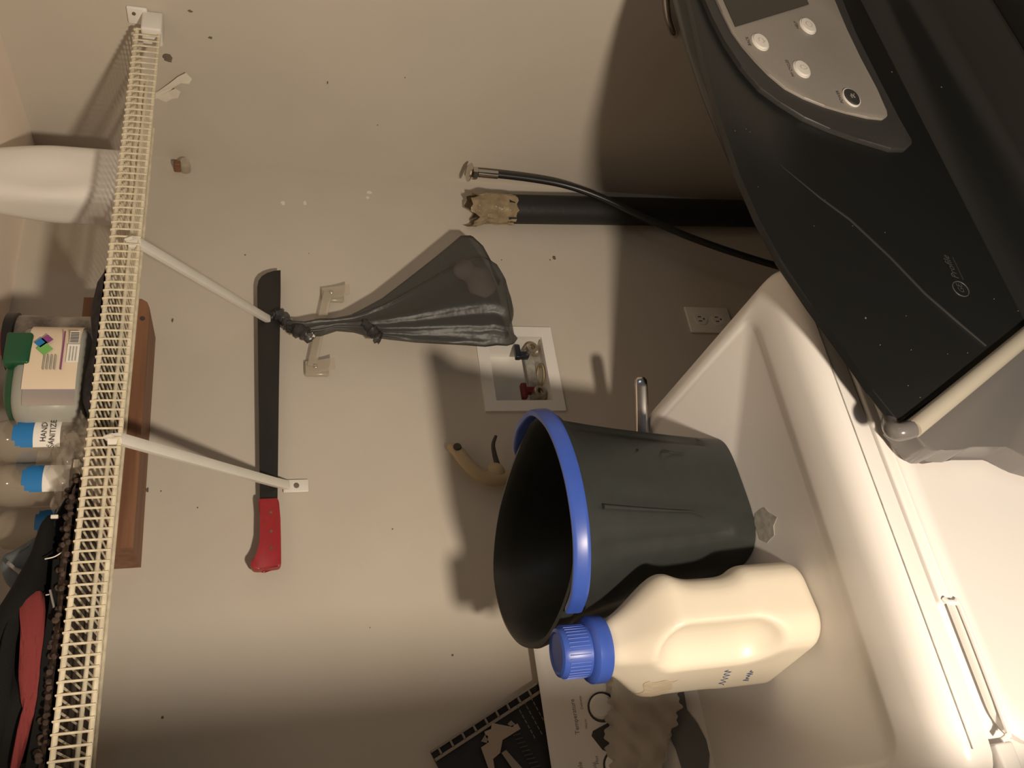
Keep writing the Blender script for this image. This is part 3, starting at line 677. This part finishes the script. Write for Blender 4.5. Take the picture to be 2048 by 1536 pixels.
# rounded left rim running down from the corner
rim = [fpt(1808, 800, YF+0.030), fpt(1789, 820, YF+0.022), fpt(1781, 840, YF+0.014), fpt(1784, 857, YF+0.004), fpt(1799, 864, YF-0.004), fpt(1825, 858, YF-0.008), fpt(1900, 797, YF-0.008), fpt(1990, 723, YF-0.008), fpt(2060, 665, YF-0.008), fpt(2140, 598, YF-0.008)]
ry = [YF+0.006, YF+0.004, YF, YF-0.004, YF-0.007]+[YF-0.008]*5
cpath = smooth_path([(p[0], y, p[1]) for p, y in zip(rim[:6], (YF+0.030, YF+0.022, YF+0.014, YF+0.004, YF-0.004, YF-0.008))], 5)
bm_.part('corner_rim', tube(cpath, [0.009+0.002*min(1, i/18) for i in range(len(cpath))], 16), 'grey_shell')
bm_.part('side_rim', tube(smooth_path([(p[0], YF-0.008, p[1]) for p in rim[5:]], 5), 0.0113, 16), 'trim')
# end cap of the console under the rim
cap_px = ((1790, 850), (1816, 878), (1835, 903), (1849, 911), (1863, 911), (1872, 905), (1913, 909), (1931, 898), (1996, 898), (2017, 913), (2050, 930), (2120, 950), (2140, 600), (2000, 700))
cp = [fpt(x_, y_, YF+0.02) for x_, y_ in cap_px]
bm_.part('end_cap', bev(prism(cp, (0, YF+0.047, 0), X_, Z_, 0.040), 0.003, 2), 'grey_shell', angle=30)
# crease and step across the face
bm_.part('face_crease', tube([(fpt(x_, y_)[0], YF-0.0002, fpt(x_, y_)[1]) for x_, y_ in ((1560, 330), (1640, 396), (1700, 440), (1780, 515), (1850, 588), (1910, 640), (1972, 692))], [0.0006, 0.0016, 0.002, 0.002, 0.002, 0.002, 0.0015], 8), 'black_soft', fc)
du = []
for px, py, r_ in ((1731, 636, 0.0022), (1822, 700, 0.0012), (1760, 690, 0.0012), (1812, 632, 0.001), (1935, 706, 0.0012), (1895, 708, 0.0009), (1840, 795, 0.001), (1705, 452, 0.0009), (1628, 452, 0.0008), (1770, 465, 0.0009), (1470, 262, 0.0012), (1492, 258, 0.001), (1500, 264, 0.0009), (2034, 590, 0.0012), (2036, 622, 0.001), (1988, 598, 0.0012), (1375, 103, 0.0009), (1516, 374, 0.0007), (1650, 400, 0.0007)):
    q = fpt(px, py); du.append(blob((q[0], YF, q[1]), X_, Z_, r_*0.55, px, 7))
o = bm_.part('dust_specks', merge(*du), 'grey_band', fc, False); o['kind'] = 'stuff'
# lower roll and deck
cx0, cx1 = 0.345, 1.20*KF
prof = [(YF+0.01, zb+0.004), (YF-0.006, zb-0.004), (YF-0.018, zb-0.018), (YF-0.022, zb-0.036), (YF-0.024, -1.068), (YF-0.030, -1.085), (YF-0.05, -1.095), (0.04, -1.10), (0.04, -1.12), (YF+0.045, -1.12)]
bm_.part('deck', loft([[(x_, y, z) for y, z in prof] for x_ in (cx0, cx1)]), 'black_gloss', angle=50)
bm_.part('cabinet', bev(box(cx0+0.003, cx1-0.003, 0.045, YF+0.045, -H+0.0, -1.12), 0.01), 'grey_shell')
lid = bm_.part('lid', bev(box(cx0+0.06, cx1-0.06, 0.08, 0.60, -1.100, -1.088), 0.005), 'black_gloss')
bm_.part('lid_handle', bev(box(0.78, 0.94, 0.072, 0.084, -1.104, -1.086), 0.003), 'grey_shell', lid)
# control panel
def face_poly(pix, extra=()): return [fpt(*p) for p in pix]+list(extra)
ob = [fpt(*p) for p in ((1676, 0), (1707, 76), (1750, 162), (1793, 250), (1817, 284), (1818, 294), (1806, 305), (1777, 305), (1711, 285), (1655, 265), (1602, 242), (1555, 212), (1516, 184), (1478, 140), (1445, 90), (1420, 42), (1402, 0))]
zt, zb2 = ob[-1][1], ob[0][1]
ob = ob+[(1.06*KF, zt+0.004), (1.11*KF, zt-0.010), (1.155*KF, zt-0.05), (1.165*KF, zt-0.12), (1.155*KF, zb2+0.02), (1.13*KF, zb2)]
bz = bm_.part('panel_bezel', bev(prism(ob, (0, YF+0.002, 0), X_, Z_, 0.010), 0.002, 2), 'bezel', angle=30)
ib = [fpt(*p) for p in ((1656, 0), (1685, 70), (1712, 127), (1745, 190), (1765, 232), (1766, 243), (1757, 249), (1727, 246), (1685, 236), (1641, 223), (1600, 207), (1562, 187), (1530, 160), (1504, 133), (1478, 103), (1457, 74), (1438, 36), (1422, 0))]
zt, zb2 = ib[-1][1], ib[0][1]
ib = ib+[(1.055*KF, zt+0.003), (1.10*KF, zt-0.012), (1.14*KF, zt-0.05), (1.148*KF, zt-0.11), (1.14*KF, zb2+0.015), (1.12*KF, zb2)]
pn = bm_.part('control_panel', bev(prism(ib, (0, YF-0.006, 0), X_, Z_, 0.006), 0.0018, 2), 'silver', angle=30)
YP = YF-0.012
lc = [fpt(*p, YP) for p in ((1470, 54), (1617, 9))]
lx1 = 1.10*KF
bm_.part('display', prism([lc[0], lc[1], (lx1, lc[1][1]-0.002), (lx1, lc[0][1]+0.006)], (0, YP, 0), X_, Z_, 0.0012), 'lcd', pn, False)
for px, py, nm in ((1520, 85, 'BACK'), (1603, 139, 'MY CYCLES'), (1615, 53, 'HELP'), (1702, 196, 'POWER')):
    q = fpt(px, py, YP); c = (q[0], YP, q[1]); r_ = 0.0125
    m_ = 'bezel' if nm == 'POWER' else 'button'
    def oval(g): return [(c[0]+(p[0]-c[0])*1.32, p[1], p[2]) for p in g[0]], g[1]
    b = bm_.part('button', oval(lathe([(r_+0.0018, 0), (r_+0.0016, 0.0015), (r_, 0.0018), (r_, 0.0030), (r_*0.93, 0.0040), (r_*0.5, 0.0044), (0.0005, 0.0045)], c, 32, (0, -1, 0))), m_, pn)
    if nm == 'POWER': bm_.part('button_ring', oval(lathe([(r_+0.0022, 0), (r_+0.0020, 0.0022), (r_+0.0006, 0.0024), (r_+0.0004, 0.0)], c, 32, (0, -1, 0), False, False)), 'button', b)
    bm_.part('lettering', text_geo(nm, 0.0078 if len(nm) < 6 else 0.0072, (q[0]-0.001, YP, q[1]+r_+0.0085), X_, Z_), 'print_dark', pn, False)
    ic = {'BACK': [[(-0.006, -0.001), (-0.001, -0.006), (-0.001, -0.003), (0.004, -0.003), (0.005, 0.002), (0.002, 0.005), (-0.002, 0.004)]],
          'MY CYCLES': [[(0.0045*cos(a), 0.0045*sin(a)+(-0.003 if sin(a) < -0.9 else 0)) for a in np.linspace(0, 2*pi, 14)]],
          'HELP': [[(0.0062*cos(a), 0.0052*sin(a)) for a in np.linspace(0, 2*pi, 18)]],
          'POWER': [[(-0.005, 0.002), (0, 0.004), (0.001, -0.002), (0.005, -0.004)], [(-0.004, -0.003), (0.004, 0.002)]]}[nm]
    bm_.part('icon', merge(*[tube([(c[0]+a, YP-0.0045, c[2]+z) for a, z in L], 0.0004 if nm != 'POWER' else 0.001, 5) for L in ic]), 'grey_band' if nm == 'POWER' else 'tan_plastic', b)
# maker's badge: ring with monogram and script
q = fpt(1921, 578); c = (q[0], YF, q[1])
ringp = [(c[0]+0.0125*cos(a), YF-0.0004, c[2]+0.0125*sin(a)) for a in np.linspace(0, 2*pi, 33)[:-1]]
bm_.part('badge', merge(tube(ringp, 0.0008, 6, closed=True), text_geo('GE', 0.0125, (c[0], YF, c[2]), X_, Z_, 0.0008, shear=0.3), text_geo('Profile', 0.0155, (c[0]+0.016, YF, c[2]-0.0005), X_, Z_, 0.0008, 'LEFT', 0.35)), 'print_dim', fc, False)
bm_.part('badge_line', box(c[0]+0.016, c[0]+0.055, YF-0.0006, YF, c[2]-0.013, c[2]-0.0122), 'bezel', fc, False)

# ================================================================ things on the shelf
def dz_(x_): return shz(x_)+0.0055
# white bottle
xw = 1.128; ywh = 1.290
wj = Thing('white_jug', 'tall white plastic jug on the shelf near the room corner', 'jug', (xw, ywh, dz_(xw)))
def wjf(a, b, z):
    k = np.clip((z-0.13)/0.12, 0, 1)
    d2 = rb2(a, b, 0.064-0.010*k**1.5, 0.050-0.012*k**1.5, 0.030)
    zb_ = np.abs(z-0.125)-0.125+0.012
    d = np.sqrt(np.maximum(d2+0.012, 0)**2+np.maximum(zb_, 0)**2)+np.minimum(np.maximum(d2+0.012, zb_), 0)-0.012
    fl = np.sqrt(((a+0.030)/1.1)**2+((b+0.085))**2+((z-0.16)/2.4)**2)-0.044       # pressed hollow on the front
    return -smin(-d, fl, 0.018)
v, f = sdf(wjf, (-0.09, -0.07, -0.01), (0.09, 0.07, 0.27), 0.006)
wj.part('body', ([(xw+p[0], ywh+p[1], dz_(xw)+p[2]) for p in v], f), 'white_plastic', angle=180)
wj.part('neck', lathe([(0.020, 0.245), (0.020, 0.265), (0.023, 0.267), (0.023, 0.29), (0.0, 0.291)], (xw, ywh, dz_(xw)), 24), 'white_plastic')
# dark folded towel under the tub
def slab(x0, x1, y0, y1, z0, th, wav=0.004, nx=40, ny=14):
    def top(u, w_):
        xx, yy = x0+(x1-x0)*u, y0+(y1-y0)*w_; e = min(1, min(u, 1-u, w_, 1-w_)*8)
        return (xx+0.003*sin(60*yy), yy, z0+th*(0.25+0.75*sqrt(e))+wav*sin(45*xx+20*yy)*e)
    a = grid(top, nx, ny); b = grid(lambda u, w_: (x0+(x1-x0)*u, y0+(y1-y0)*w_, z0+0.0005), nx, ny, True)
    return merge(a, b)
single('dark_towel', 'dark folded towel lying on the shelf under the green-lidded tub', 'towel', slab(0.585, 0.835, 1.135, 1.345, dz_(0.7), 0.020), 'dark_mat', (0.72, 1.27, dz_(0.7)))
# tin behind the tub
zt0 = dz_(0.78)+0.0245
tn = Thing('printed_can', 'printed can with a navy rim and red top behind the green-lidded tub', 'can', (0.812, 1.320, zt0))
tn.part('body', lathe([(0.046, 0), (0.046, 0.126)], (0.796, 1.300, zt0), 36), 'tin')
tn.part('rim', lathe([(0.047, 0.126), (0.050, 0.128), (0.050, 0.142), (0.044, 0.144)], (0.796, 1.300, zt0), 36), 'navy')
tn.part('side_seam', bev(box(0.838, 0.844, 1.290, 1.304, zt0, zt0+0.128), 0.001), 'navy')
tn.part('cap', lathe([(0.030, 0.142), (0.018, 0.157), (0.016, 0.162), (0.016, 0.205), (0.010, 0.21)], (0.796, 1.300, zt0), 28), 'red_plastic')
# tub with a green lid
xt, yt = 0.668, 1.205; zt1 = dz_(0.7)+0.0245
TS = 0.80
tb = Thing('plastic_tub', 'translucent tub with a dark green lid and printed label on the shelf', 'tub', (xt, yt, zt1))
def tubring(rx, ry, z, n=3.2): 
    return [(xt+rx*math.copysign(abs(cos(q))**(2/n), cos(q)), yt+ry*math.copysign(abs(sin(q))**(2/n), sin(q)), zt1+z*TS) for q in [2*pi*k/56 for k in range(56)]]
tb.part('body', loft([tubring(0.074, 0.055, 0), tubring(0.079, 0.060, 0.004), tubring(0.080, 0.061, 0.085), tubring(0.078, 0.059, 0.100), tubring(0.062, 0.046, 0.114)]), 'milky', angle=60)
lidp = [tubring(0.064, 0.048, 0.108), tubring(0.068, 0.051, 0.110), tubring(0.064, 0.048, 0.119), tubring(0.050, 0.038, 0.126), tubring(0.02, 0.018, 0.128)]
lid_ = tb.part('lid', loft(lidp), 'green_lid', angle=60)
tb.part('lid_tab', bev(box(xt-0.002, xt+0.050, yt-0.0655, yt-0.045, zt1+0.066, zt1+0.100), 0.004), 'green_lid', lid_)
def wrap(u0, u1, z0, z1, m, nm, off=0.001, par=None):
    def fn(u, w_):
        q = radians(u0+(u1-u0)*u); n = 3.2
        return (xt+(0.0805+off)*math.copysign(abs(cos(q))**(2/n), cos(q)), yt+(0.0615+off)*math.copysign(abs(sin(q))**(2/n), sin(q)), zt1+(z0+(z1-z0)*w_)*TS)
    return tb.part(nm, grid(fn, 24, 2), m, par, angle=60)
lab = wrap(250, 345, 0.005, 0.090, 'label_cream', 'label')
wrap(228, 250, 0.005, 0.088, 'foil', 'foil_band')
yl = yt-0.0645
def decal(x0, x1, z0, z1, m, dy=0.0): tb.part('label_print', box(x0, x1, yl-0.0008-dy, yl+0.001, zt1+z0*TS, zt1+z1*TS), m, lab, False)
decal(xt+0.000, xt+0.030, 0.004, 0.024, 'label_white'); decal(xt+0.032, xt+0.052, 0.006, 0.022, 'label_white')
for i in range(7): decal(xt+0.033+i*0.0026, xt+0.0344+i*0.0026, 0.007, 0.021, 'print_dark', 0.0004)
decal(xt-0.012, xt+0.052, 0.030, 0.032, 'purple', 0.0004)
for i in range(4): decal(xt-0.012, xt+0.012, 0.040+i*0.006, 0.042+i*0.006, 'residue', 0.0004)
for i in range(3): decal(xt+0.002, xt+0.026, 0.008+i*0.005, 0.010+i*0.005, 'residue', 0.0006)
for dx, dz, m_, r_ in ((0.030, 0.068, 'leaf_green', 0.011), (0.040, 0.075, 'label_blue', 0.009), (0.046, 0.066, 'purple', 0.008)):
    tb.part('label_print', lathe([(r_, 0), (r_*0.95, 0.0012)], (xt+dx-0.008, yl, zt1+dz*TS-0.006), 4, (0, -1, 0)), m_, lab, False)
# clear hand sanitizer bottles
def bottle(x_, y_, label, txt, zl=0.046):
    z0 = dz_(x_)
    b = Thing('sanitizer_bottle', label, 'bottle', (x_, y_, z0), 'clear bottles on the shelf')
    b.part('body', lathe([(0.024, 0), (0.030, 0.003), (0.031, 0.010), (0.031, 0.115), (0.028, 0.130), (0.016, 0.146), (0.011, 0.152), (0.011, 0.165)], (x_, y_, z0), 28), 'clear_bottle')
    b.part('cap', lathe([(0.013, 0.158), (0.013, 0.178), (0.008, 0.180), (0.006, 0.200)], (x_, y_, z0), 20), 'clear_bottle')
    def lw(a0, a1, z1, z2, off=0.0006):
        def fn(u, w_):
            q = radians(a0+(a1-a0)*u); return (x_+(0.031+off)*cos(q), y_+(0.031+off)*sin(q), z0+z1+(z2-z1)*w_)
        return grid(fn, 16, 2)
    l = b.part('label', lw(228, 305, zl, zl+0.034), 'label_white')
    b.part('label_top', merge(lw(228, 305, zl+0.034, zl+0.050), lw(232, 302, zl+0.050, zl+0.056), lw(246, 290, zl+0.056, zl+0.060)), 'label_blue', l)
    if txt:
        for s, dz in (('HAND', 0.020), ('SANITIZER', 0.009)):
            b.part('lettering', text_geo(s, 0.0105, (x_-0.002, y_-0.0315, z0+zl+dz), X_, Z_, 0.001), 'print_dark', l, False)
bottle(0.575, 1.205, 'clear bottle with a blue and white label right beside the green-lidded tub', True)
bottle(0.520, 1.235, 'clear bottle with a blue topped label in the middle of the bottles', False, 0.034)
bottle(0.478, 1.300, 'clear bottle standing farthest back at the left of the bottles', False, 0.026)
bottle(0.570, 1.295, 'clear bottle hidden behind the one with the readable label', False, 0.060)
def sack(u, w_):
    x_ = 0.462+0.138*u; z = dz_(x_)+0.002+0.062*w_-0.018*(1-u)*w_
    return (x_+0.004*sin(23*w_), 1.158+0.014*sin(7*u+2*w_)+0.007*sin(21*u-9*w_)+0.03*w_*w_, z+0.003*sin(19*u))
sg = grid(sack, 34, 14); sb = grid(lambda u, w_: V(sack(u, w_))+V((0, 0.10+0.02*sin(9*u), 0.004)), 34, 14, True)
single('clear_wrap', 'crumpled clear plastic wrap around the bottoms of the bottles', 'plastic wrap', merge(sg, sb), 'clear_film', (0.55, 1.2, dz_(0.55)), angle=70)
# brown nubby mat folded flat under the bag
mt_ = Thing('nubby_mat', 'brown nubby chenille mat lying along the shelf under the black bag', 'mat', (0.2, 1.25, dz_(0.2)))
mt_.part('base', slab(-0.10, 0.490, 1.125, 1.345, dz_(0.2)+0.001, 0.018, 0.002), 'brown_mat')
nb = []
for i in range(60):
    xx = -0.09+0.0098*i
    for j in range(3):
        c = (xx+rnd.uniform(-.004, .004), 1.128+0.012*j+rnd.uniform(-.004, .004), dz_(xx)+0.009+0.006*j*0.8+rnd.uniform(-.004, .004))
        nb.append(lathe([(0.001, -0.0045), (0.0036, -0.002), (0.0042, 0), (0.0034, 0.003), (0.001, 0.0045)], c, 7))
o = mt_.part('nubs', merge(*nb), 'brown_mat'); o['kind'] = 'stuff'
# black bag with straps
bb = Thing('black_bag', 'black fabric bag with straps and white piping slumped on the shelf', 'bag', (0.30, 1.26, dz_(0.3)+0.02))
def bbf(x_, y_, z):
    zz = z-(dz_(0)+0.026)
    hgt = 0.036+0.055*np.clip((0.40-x_)/0.16, 0, 1)-0.02*np.clip((0.06-x_)/0.15, 0, 1)
    d = np.sqrt(((x_-0.215)/0.262)**4+((y_-1.250)/0.100)**4+((zz-hgt*0.5)/(hgt*0.62))**2)
    return (d-1)*0.03+0.004*np.sin(55*x_+20*z)*np.sin(40*y_)+0.003*np.sin(90*z+30*x_)
v, f = sdf(bbf, (-0.08, 1.13, 0.20), (0.50, 1.39, 0.36), 0.0065)
body = bb.part('body', (v, f), 'black_cloth', angle=180)
bb.part('strap', tube(smooth_path([aY(163, 968, 1.16), aY(148, 1000, 1.165), aY(125, 1040, 1.17), aY(108, 1085, 1.175), aY(85, 1140, 1.17), aY(55, 1190, 1.165), aY(30, 1235, 1.16), aY(5, 1290, 1.155), aY(-40, 1380, 1.155)], 6), 1, 12, flat=(0.011, 0.0035, (0, -0.6, 1))), 'black_cloth')
bb.part('strap', tube(smooth_path([aY(40, 1215, 1.15), aY(22, 1265, 1.148), aY(10, 1330, 1.148), aY(2, 1420, 1.148), aY(-20, 1500, 1.15)], 6), 1, 12, flat=(0.008, 0.003, (0, -0.6, 1))), 'black_cloth')
bb.part('flap', tube(smooth_path([aY(128, 1120, 1.148), aY(122, 1200, 1.146), aY(108, 1300, 1.145), aY(98, 1400, 1.145), aY(75, 1536, 1.145)], 6), 1, 12, flat=(0.013, 0.003, (0, -0.3, 1))), 'black_cloth')
for a, c in (((90, 1118), (130, 1100)), ((92, 1190), (116, 1176))):
    bb.part('piping', tube(smooth_path([aY(a[0], a[1], 1.146), aY((a[0]+c[0])/2, (a[1]+c[1])/2+4, 1.142), aY(c[0], c[1], 1.144)], 5), 0.0008, 6), 'chip')
for a, c in (((128, 1150), (112, 1330)), ((100, 1180), (108, 1215))):
    bb.part('piping', tube([aY(a[0], a[1], 1.139), aY(c[0], c[1], 1.139)], 0.0014, 6), 'grey_band')
bk_ = bb.part('buckle', bev(box(0.507, 0.519, 1.148, 1.153, dz_(0.5)+0.012, dz_(0.5)+0.019), 0.001), 'chip')
bb.part('buckle', bev(box(0.436, 0.441, 1.150, 1.154, 0.255, 0.264), 0.001), 'chip')
# cloths stuffed in the bag
def drape(pix, Y, th, wob=0.0008, seed=0):
    P = [aY(x_, y_, Y) for x_, y_ in pix]; n = len(P); c = sum(P, V((0, 0, 0)))/n; rings = []
    for s, dy in ((0.55, th*0.5), (0.9, th*0.42), (1.0, 0), (0.9, -th*0.42), (0.5, -th*0.5)):
        rings.append([c+(p-c)*s+V((0, dy+wob*sin(i*2.1+seed), 0)) for i, p in enumerate(P)])
    return loft(rings)
def dens(pts, k=3):
    P = smooth_path([(p[0], p[1], 0) for p in pts]+[(pts[0][0], pts[0][1], 0)], k); return [(p.x, p.y) for p in P[:-1]]
single('red_cloth', 'dark red folded cloth tucked against the black bag on the shelf', 'cloth', drape(dens([(40, 1205), (62, 1185), (86, 1186), (92, 1230), (95, 1300), (92, 1370), (80, 1420), (66, 1450), (50, 1500), (30, 1560), (20, 1550), (40, 1480), (48, 1435), (42, 1400), (38, 1340), (42, 1270)]), 1.150, 0.018), 'red_cloth', aY(60, 1300, 1.15), angle=70)
bc = Thing('grey_blue_cloth', 'slate blue cloth bundle with a teal corner behind the black bag', 'cloth', aY(60, 1110, 1.24))
bc.part('fold', drape(dens([(92, 1075), (70, 1085), (40, 1105), (10, 1122), (5, 1150), (20, 1175), (45, 1178), (70, 1160), (85, 1130)]), 1.235, 0.05), 'blue_cloth', angle=70)
bc.part('corner', drape(dens([(98, 1078), (80, 1082), (70, 1096), (72, 1112), (90, 1112), (96, 1095)]), 1.205, 0.03), 'teal_cloth', angle=70)
bc.part('band', drape(dens([(18, 1122), (30, 1134), (48, 1142), (64, 1148), (58, 1156), (40, 1150), (24, 1138), (12, 1128)]), 1.200, 0.012), 'grey_band', angle=70)
bc.part('tag', drape(dens([(84, 1114), (72, 1118), (66, 1132), (74, 1138), (80, 1128)]), 1.195, 0.008), 'sticker', angle=70)
# torn strip of paint curling off the right wall
tp = Thing('peeling_paint', 'torn white flap of paint peeling off the right wall under the shelf', 'paint flap', (XR-0.005, 1.28, 0.16))
def flap(pix, off): 
    P = [aX(x_, y_, XR-off-0.010*k) for x_, y_, k in pix]; return loft([P, [p+V((0.0012, 0, 0)) for p in P]])
tp.part('strip', flap([(302, 190, 0), (318, 182, .3), (338, 168, .6), (356, 154, .8), (372, 146, 1), (384, 158, 1), (378, 168, 1), (362, 166, .8), (346, 176, .5), (336, 186, .4), (318, 196, .2), (306, 200, 0)], 0.002), 'paper', smooth=False)
tp.part('strip', flap([(312, 196, 0), (336, 184, .4), (350, 178, .9), (361, 184, 1.2), (356, 196, 1), (344, 198, .5), (332, 204, .2)], 0.004), 'paper', smooth=False)

# lift the whole place so that the floor is at zero
for o in list(COL.objects):
    if o.parent is None and o.type in ('MESH', 'EMPTY'): o.location.z += H
